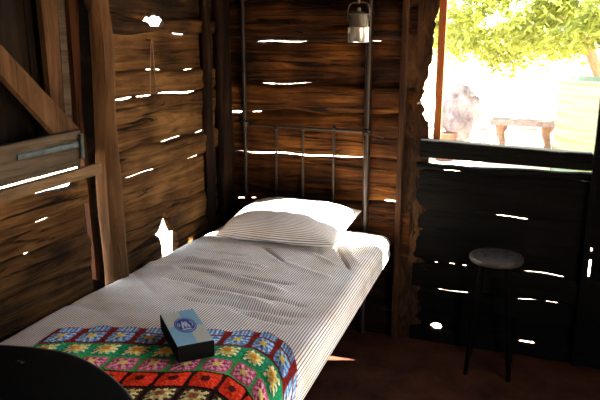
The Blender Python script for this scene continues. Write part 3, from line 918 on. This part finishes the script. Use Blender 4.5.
def stroke(pts, wd=.035):
    for (a, b_), (c, d) in zip(pts, pts[1:]):
        dx, dy = c - a, d - b_; n = math.hypot(dx, dy) or 1; nx_, ny_ = -dy / n * wd, dx / n * wd
        ink.append([(a - nx_, b_ - ny_), (c - nx_, d - ny_), (c + nx_, d + ny_), (a + nx_, b_ + ny_)])
stroke([(-.20, -.12), (-.06, .30), (.02, -.08), (.10, .28), (.20, -.10)], .05)
stroke([(-.24, -.18), (.24, -.18)], .03)
stroke([(-.42, .10), (-.34, .22), (-.26, .12), (-.34, .02), (-.42, .10)], .02)
stroke([(.34, .26), (.44, .12), (.38, -.04)], .022)
ring_ = [(.02 + .53 * math.cos(2 * math.pi * k / 32), .08 + .39 * math.sin(2 * math.pi * k / 32)) for k in range(33)]
stroke(ring_, .010)
patch('emblem_lettering', ink, ztop + .0030, M['white_ink'])

# ------------------------------------------------------------------ black case at the foot of the bed
ZCt = .80; ZCb = .685
case = thing('instrument_case', 'black rounded case with pale piping lying on the foot of the bed', 'case', (-1.35, 1.1, ZCb))
kp = [on_z(*p, ZCt) for p in [(-30, 343), (0, 344), (30, 346), (62, 350), (86, 359), (106, 371), (122, 384), (136, 401), (146, 420)]]
outline = [(p.x, p.y) for p in kp]
last = outline[-1]
outline += [(last[0] + .015, last[1] - .10), (last[0] - .03, last[1] - .25), (last[0] - .16, last[1] - .36), (last[0] - .40, last[1] - .42), (-1.62, last[1] - .40), (-1.69, last[1] - .25), (-1.69, 1.18), (-1.66, 1.27)]
def smooth_closed(pts, it=3):
    for _ in range(it):
        q_ = []
        for i in range(len(pts)):
            a = pts[i]; b_ = pts[(i + 1) % len(pts)]
            q_ += [(a[0] * .75 + b_[0] * .25, a[1] * .75 + b_[1] * .25), (a[0] * .25 + b_[0] * .75, a[1] * .25 + b_[1] * .75)]
        pts = q_
    return pts
outl = smooth_closed(outline, 3)
cx = sum(p[0] for p in outl) / len(outl); cy = sum(p[1] for p in outl) / len(outl)
def inset(pts, d):
    res = []
    for i, p in enumerate(pts):
        a = Vector(pts[i - 1]); b_ = Vector(pts[(i + 1) % len(pts)]); t_ = (b_ - a).normalized(); n = Vector((-t_.y, t_.x))
        if n.dot(Vector((cx, cy)) - Vector(p)) < 0: n = -n
        res.append((p[0] + n.x * d, p[1] + n.y * d))
    return res
def shell(z0, z1, rr, crown):
    lay = []
    for d, z in ((0, z0), (0, z1 - rr), (rr * .08, z1 - rr * .6), (rr * .3, z1 - rr * .28), (rr * .65, z1 - rr * .08), (rr, z1)):
        lay.append([(x, y, z) for x, y in inset(outl, d)])
    for s in (.75, .5, .25, .02):
        b_ = inset(outl, rr); lay.append([(cx + (x - cx) * s, cy + (y - cy) * s, z1 + crown * (1 - s * s)) for x, y in b_])
    return lay
w = MB(); lay = shell(ZCb, .742, .002, 0); w.grid(lay, wrap=True); w.add(lay[0], [tuple(range(len(outl)))]); w.build('case_body', M['black_leather'], case)
w = MB(); lay = shell(.744, ZCt + .004, .02, .018); w.grid(lay, wrap=True); w.add(lay[0], [tuple(range(len(outl)))]); w.build('case_lid', M['black_leather'], case)
w = MB(); w.tube([(x, y, .797) for x, y in inset(outl, .0035)] + [(*inset(outl, .0035)[0], .797)], .0032, 8); w.build('piping', M['piping'], case)
p = on_z(20, 364, ZCt + .012)
w = MB(); w.box((p.x - .012, p.y - .006, ZCt + .008), (p.x + .012, p.y + .006, ZCt + .020)); w.build('badge', M['silver'], case, smooth=False, bevel=.002)

# ------------------------------------------------------------------ round stool by the window wall
sx, syy, sz = -0.120, 3.215, 0.622
st = thing('round_stool', 'round stool with a worn embossed seat standing under the window', 'stool', (sx, syy, 0))
w = MB()
R0 = .132
w.lathe([(.11, -.030), (R0 - .006, -.028), (R0, -.018), (R0, -.008), (R0 - .006, .000), (R0 - .016, .003), (R0 - .020, .000), (R0 - .024, -.003), (R0 - .028, .002), (.06, .010), (.001, .012)], (sx, syy, sz), 56)
seat = w.build('seat', M['stool_top'], st)
w = MB()
for k in range(8):
    t0 = 2 * math.pi * k / 8
    c_ = (sx + .062 * math.cos(t0), syy + .062 * math.sin(t0))
    pts = [(c_[0] + .020 * math.cos(t0) * math.cos(q_) - .012 * math.sin(t0) * math.sin(q_), c_[1] + .020 * math.sin(t0) * math.cos(q_) + .012 * math.cos(t0) * math.sin(q_), sz + .0105) for q_ in [2 * math.pi * m / 12 for m in range(13)]]
    w.tube(pts, .0022, 6)
pts = [(sx + .026 * math.cos(2 * math.pi * m / 24), syy + .026 * math.sin(2 * math.pi * m / 24), sz + .0125) for m in range(25)]
w.tube(pts, .0025, 6)
w.build('embossing', M['stool_top'], seat).location = (0, 0, 0)
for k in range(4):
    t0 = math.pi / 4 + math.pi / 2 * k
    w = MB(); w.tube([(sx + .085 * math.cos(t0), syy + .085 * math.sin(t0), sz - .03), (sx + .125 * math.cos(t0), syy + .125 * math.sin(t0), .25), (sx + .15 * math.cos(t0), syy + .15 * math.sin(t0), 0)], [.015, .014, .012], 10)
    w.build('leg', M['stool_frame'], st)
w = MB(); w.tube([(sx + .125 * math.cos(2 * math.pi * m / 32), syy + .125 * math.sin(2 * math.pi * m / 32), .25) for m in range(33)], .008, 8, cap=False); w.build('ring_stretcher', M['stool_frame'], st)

# ------------------------------------------------------------------ tin lantern hanging near the bed head
lp = on_y(358.5, 27, 3.30); 
lan = thing('tin_lantern', 'dull tin lantern can hanging from a wire beside the bed post', 'lantern', tuple(lp))
R_ = .0535
top = on_y(358, 14, 3.30).z; bot = on_y(358, 42.5, 3.30).z; mid = bot + (top - bot) * .52
w = MB(); w.lathe([(.02, bot), (R_ - .002, bot), (R_ + .001, bot + .004), (R_, bot + .008), (R_, mid - .006), (R_ + .003, mid), (R_ - .002, mid + .003), (.02, mid + .004)], (lp.x, lp.y, 0), 40)
w.build('canister', M['tin'], lan)
w = MB(); w.lathe([(.03, mid + .004), (R_ - .005, mid + .0045), (R_ - .005, top - .006), (R_ - .002, top - .004), (R_ - .003, top + .001), (R_ - .018, top + .006), (.012, top + .012), (.010, top + .03), (.001, top + .032)], (lp.x, lp.y, 0), 40)
w.build('cap', M['tin_dark'], lan)
w = MB()
hx = .055
bail = [(lp.x - hx, lp.y, top - .035), (lp.x - hx - .002, lp.y, top + .02), (lp.x - hx + .006, lp.y, top + .045), (lp.x - hx + .022, lp.y, top + .055), (lp.x, lp.y, top + .058), (lp.x + hx - .022, lp.y, top + .055), (lp.x + hx - .006, lp.y, top + .045), (lp.x + hx + .002, lp.y, top + .02), (lp.x + hx, lp.y, top - .035)]
w.tube(bail, .0038, 8); w.build('bail_handle', M['tin_dark'], lan)
w = MB(); w.tube([(lp.x, lp.y, top + .052), (lp.x + .006, lp.y, top + .068), (lp.x, lp.y, top + .085), (lp.x, lp.y, CEIL - .0)], .003, 6)
w.lathe([(.003, 0), (.008, .004), (.008, .016), (.003, .02)], (lp.x, lp.y, top + .052), 10)
w.build('hanging_wire', M['rope'], lan)

# ------------------------------------------------------------------ the yard outside
tank = thing('water_tank', 'low round corrugated tank in pale green at the right of the window view', 'water tank', (1.20, 9.35, 0))
w = MB()
prof = [(0.93, 0.0)]
for k in range(0, 89):
    z = .02 + k * .0135; prof.append((0.93 + .012 * math.sin(2 * math.pi * z / .16), z))
prof += [(0.95, 1.21), (0.95, 1.235), (0.92, 1.235), (.90, 1.20), (.90, .1), (.01, .1)]
w.lathe(prof, (1.20, 9.35, -.02), 64); w.build('tank_wall', M['tank'], tank)
bench = thing('timber_bench', 'bleached plank bench on two stump legs out in the yard', 'bench', (-.12, 10.6, -.02))
w = MB(); w.box((-.62, 10.42, .44), (.36, 10.74, .53), .012); w.build('bench_plank', M['bench'], bench, smooth=False, bevel=.01)
for bx_ in (-.46, .22):
    w = MB(); w.tube([(bx_, 10.58, -.02), (bx_ + .02, 10.58, .15), (bx_ - .02, 10.58, .3), (bx_, 10.58, .44)], [.075, .05, .06, .10], 12, jag=.25, seed=bx_ * 9)
    w.build('leg', M['treebark'], bench)
def blob(name, c, r, mat, seed, sub=3, amp=.35):
    bm = bmesh.new(); bmesh.ops.create_icosphere(bm, subdivisions=sub, radius=1)
    for v in bm.verts:
        d = 1 + amp * noise.noise(v.co * 1.3 + Vector((seed, 0, 0))) + amp * .4 * noise.noise(v.co * 3.5 + Vector((seed, 3, 0)))
        v.co = Vector((v.co.x * r[0] * d, v.co.y * r[1] * d, v.co.z * r[2] * d))
    me = bpy.data.meshes.new(name); bm.to_mesh(me); bm.free(); me.materials.append(mat)
    o = bpy.data.objects.new(name, me); COL.objects.link(o); o.location = c
    return o
pb = on_y(461, 92, 11.5)
tag(blob('boulder', (pb.x, 11.5, .50), (.30, .28, .46), M['rock'], 4, 4), 'tall grey boulder standing behind the brown pot', 'boulder')
pots = on_z(447, 127, -.02)
tag((lambda o: o)(blob('rock', (-.80, 15.4, .18), (.22, .2, .24), M['stone'], 6)), 'upright pale rock left of the bench in the yard', 'rock')
names = ['low pale rock right beside the tall grey boulder', 'rounded pale rock between the boulder and the bench', 'flat white rock just left of the bench', 'pale rock lying behind the bench legs']
for k, (px, py, s) in enumerate([(478, 108, .20), (490, 112, .15), (500, 116, .10), (530, 112, .16)]):
    p = on_z(px, py, 0)
    o = blob('rock', (p.x * .8, p.y * .8, .06), (s * 1.3, s, s * .8), M['stone'], 10 + k); tag(o, names[k], 'rock', 'pale rocks in the yard')
potp = on_y(448, 126, 9.6)
pt = thing('flower_pot', 'brown clay pot at the lower left of the window view', 'pot', (potp.x - .03, 9.6, -.02))
w = MB(); w.lathe([(.10, 0), (.13, .01), (.16, .34), (.18, .35), (.18, .41), (.15, .41), (.14, .33), (.01, .32)], (potp.x - .03, 9.6, -.02), 28)
w.build('clay_body', M['pot'], pt)
# stick-like rubble beside the bench's right leg
tag(blob('root_stump', (.46, 10.3, .10), (.13, .14, .16), M['treebark'], 31, 3, .6), 'brown root clump at the right end of the bench', 'stump')
# paling fence behind
fence = thing('paling_fence', 'pale upright paling fence at the back of the yard', 'fence', (-2, 22, 0))
w = MB()
for k in range(90):
    x = -9 + k * .2; w.tone = random.random()
    w.box((x, 22, 0), (x + .17, 22.03, 2.2 + random.uniform(-.05, .05)))
w.build('palings', M['fence'], fence, smooth=False)
for z in (.5, 1.5):
    w = MB(); w.box((-9, 22.03, z), (9, 22.09, z + .1)); w.build('fence_rail', M['fence'], fence, smooth=False)
# tree: several stems and a spreading crown
tree = thing('spreading_tree', 'spreading yellow green shade tree with slanting stems behind the tank', 'tree', (1.0, 13, 0))
def stem(pts, rs):
    w = MB(); w.tube(pts, rs, 10, jag=.12); w.build('stem', M['treebark'], tree)
stem([(1.35, 13, -.05), (1.15, 13, .9), (.75, 12.8, 1.75), (-.1, 12.4, 2.5), (-1.4, 12, 3.2)], [.13, .10, .08, .06, .03])
stem([(1.42, 13, -.05), (1.30, 13, 1.1), (1.05, 12.9, 2.2), (.7, 12.8, 3.6)], [.12, .10, .08, .04])
stem([(1.50, 13, -.05), (1.62, 13, 1.1), (1.75, 13, 2.3), (2.1, 13, 3.8)], [.12, .09, .07, .04])
stem([(1.50, 13, -.05), (1.95, 13.1, 1.0), (2.5, 13.2, 1.9), (3.4, 13.2, 3.0)], [.11, .09, .07, .04])
rnd = random.Random(4)
w = MB()
cl = []
for k in range(260):
    x = rnd.uniform(-2.6, 4.4); y = rnd.uniform(10.6, 15.0); 
    low = 1.50 + .35 * noise.noise(Vector((x * 1.1, y, 0))) + .10 * abs(x - .2) * (1 if x < .2 else .3) + .02 * (y - 12) ** 2 * 0
    z = low + rnd.random() ** 1.3 * 2.8
    cl.append((x, y, z, rnd.uniform(.22, .5)))
for (x, y, z, r) in cl:
    for m in range(150):
        d = Vector((rnd.gauss(0, 1), rnd.gauss(0, 1), rnd.gauss(0, .55))); d = d.normalized() * r * rnd.random() ** .4
        c_ = Vector((x, y, z)) + d
        a = Vector((rnd.uniform(-1, 1), rnd.uniform(-1, 1), rnd.uniform(-.9, .2))).normalized(); b_ = a.cross(Vector((rnd.uniform(-1, 1), rnd.uniform(-1, 1), rnd.uniform(-1, 1)))).normalized()
        L_ = rnd.uniform(.06, .11); W_ = L_ * .32
        w.add([c_ - a * L_, c_ + b_ * W_, c_ + a * L_, c_ - b_ * W_], [(0, 1, 2, 3)])
fo = w.build('foliage', M['leaf'], tree, smooth=False)
nt = M['leaf'].node_tree; b = nt.nodes['Principled BSDF']
tr = nt.nodes.new('ShaderNodeBsdfTranslucent'); tr.inputs['Color'].default_value = (.17, .20, .025, 1)
mxs = nt.nodes.new('ShaderNodeMixShader'); mxs.inputs[0].default_value = .45
nt.links.new(b.outputs[0], mxs.inputs[1]); nt.links.new(tr.outputs[0], mxs.inputs[2]); nt.links.new(mxs.outputs[0], nt.nodes['Material Output'].inputs['Surface'])

# parts of things are placed about their thing's base
for o in list(COL.objects):
    if '_base' in o: del o['_base']
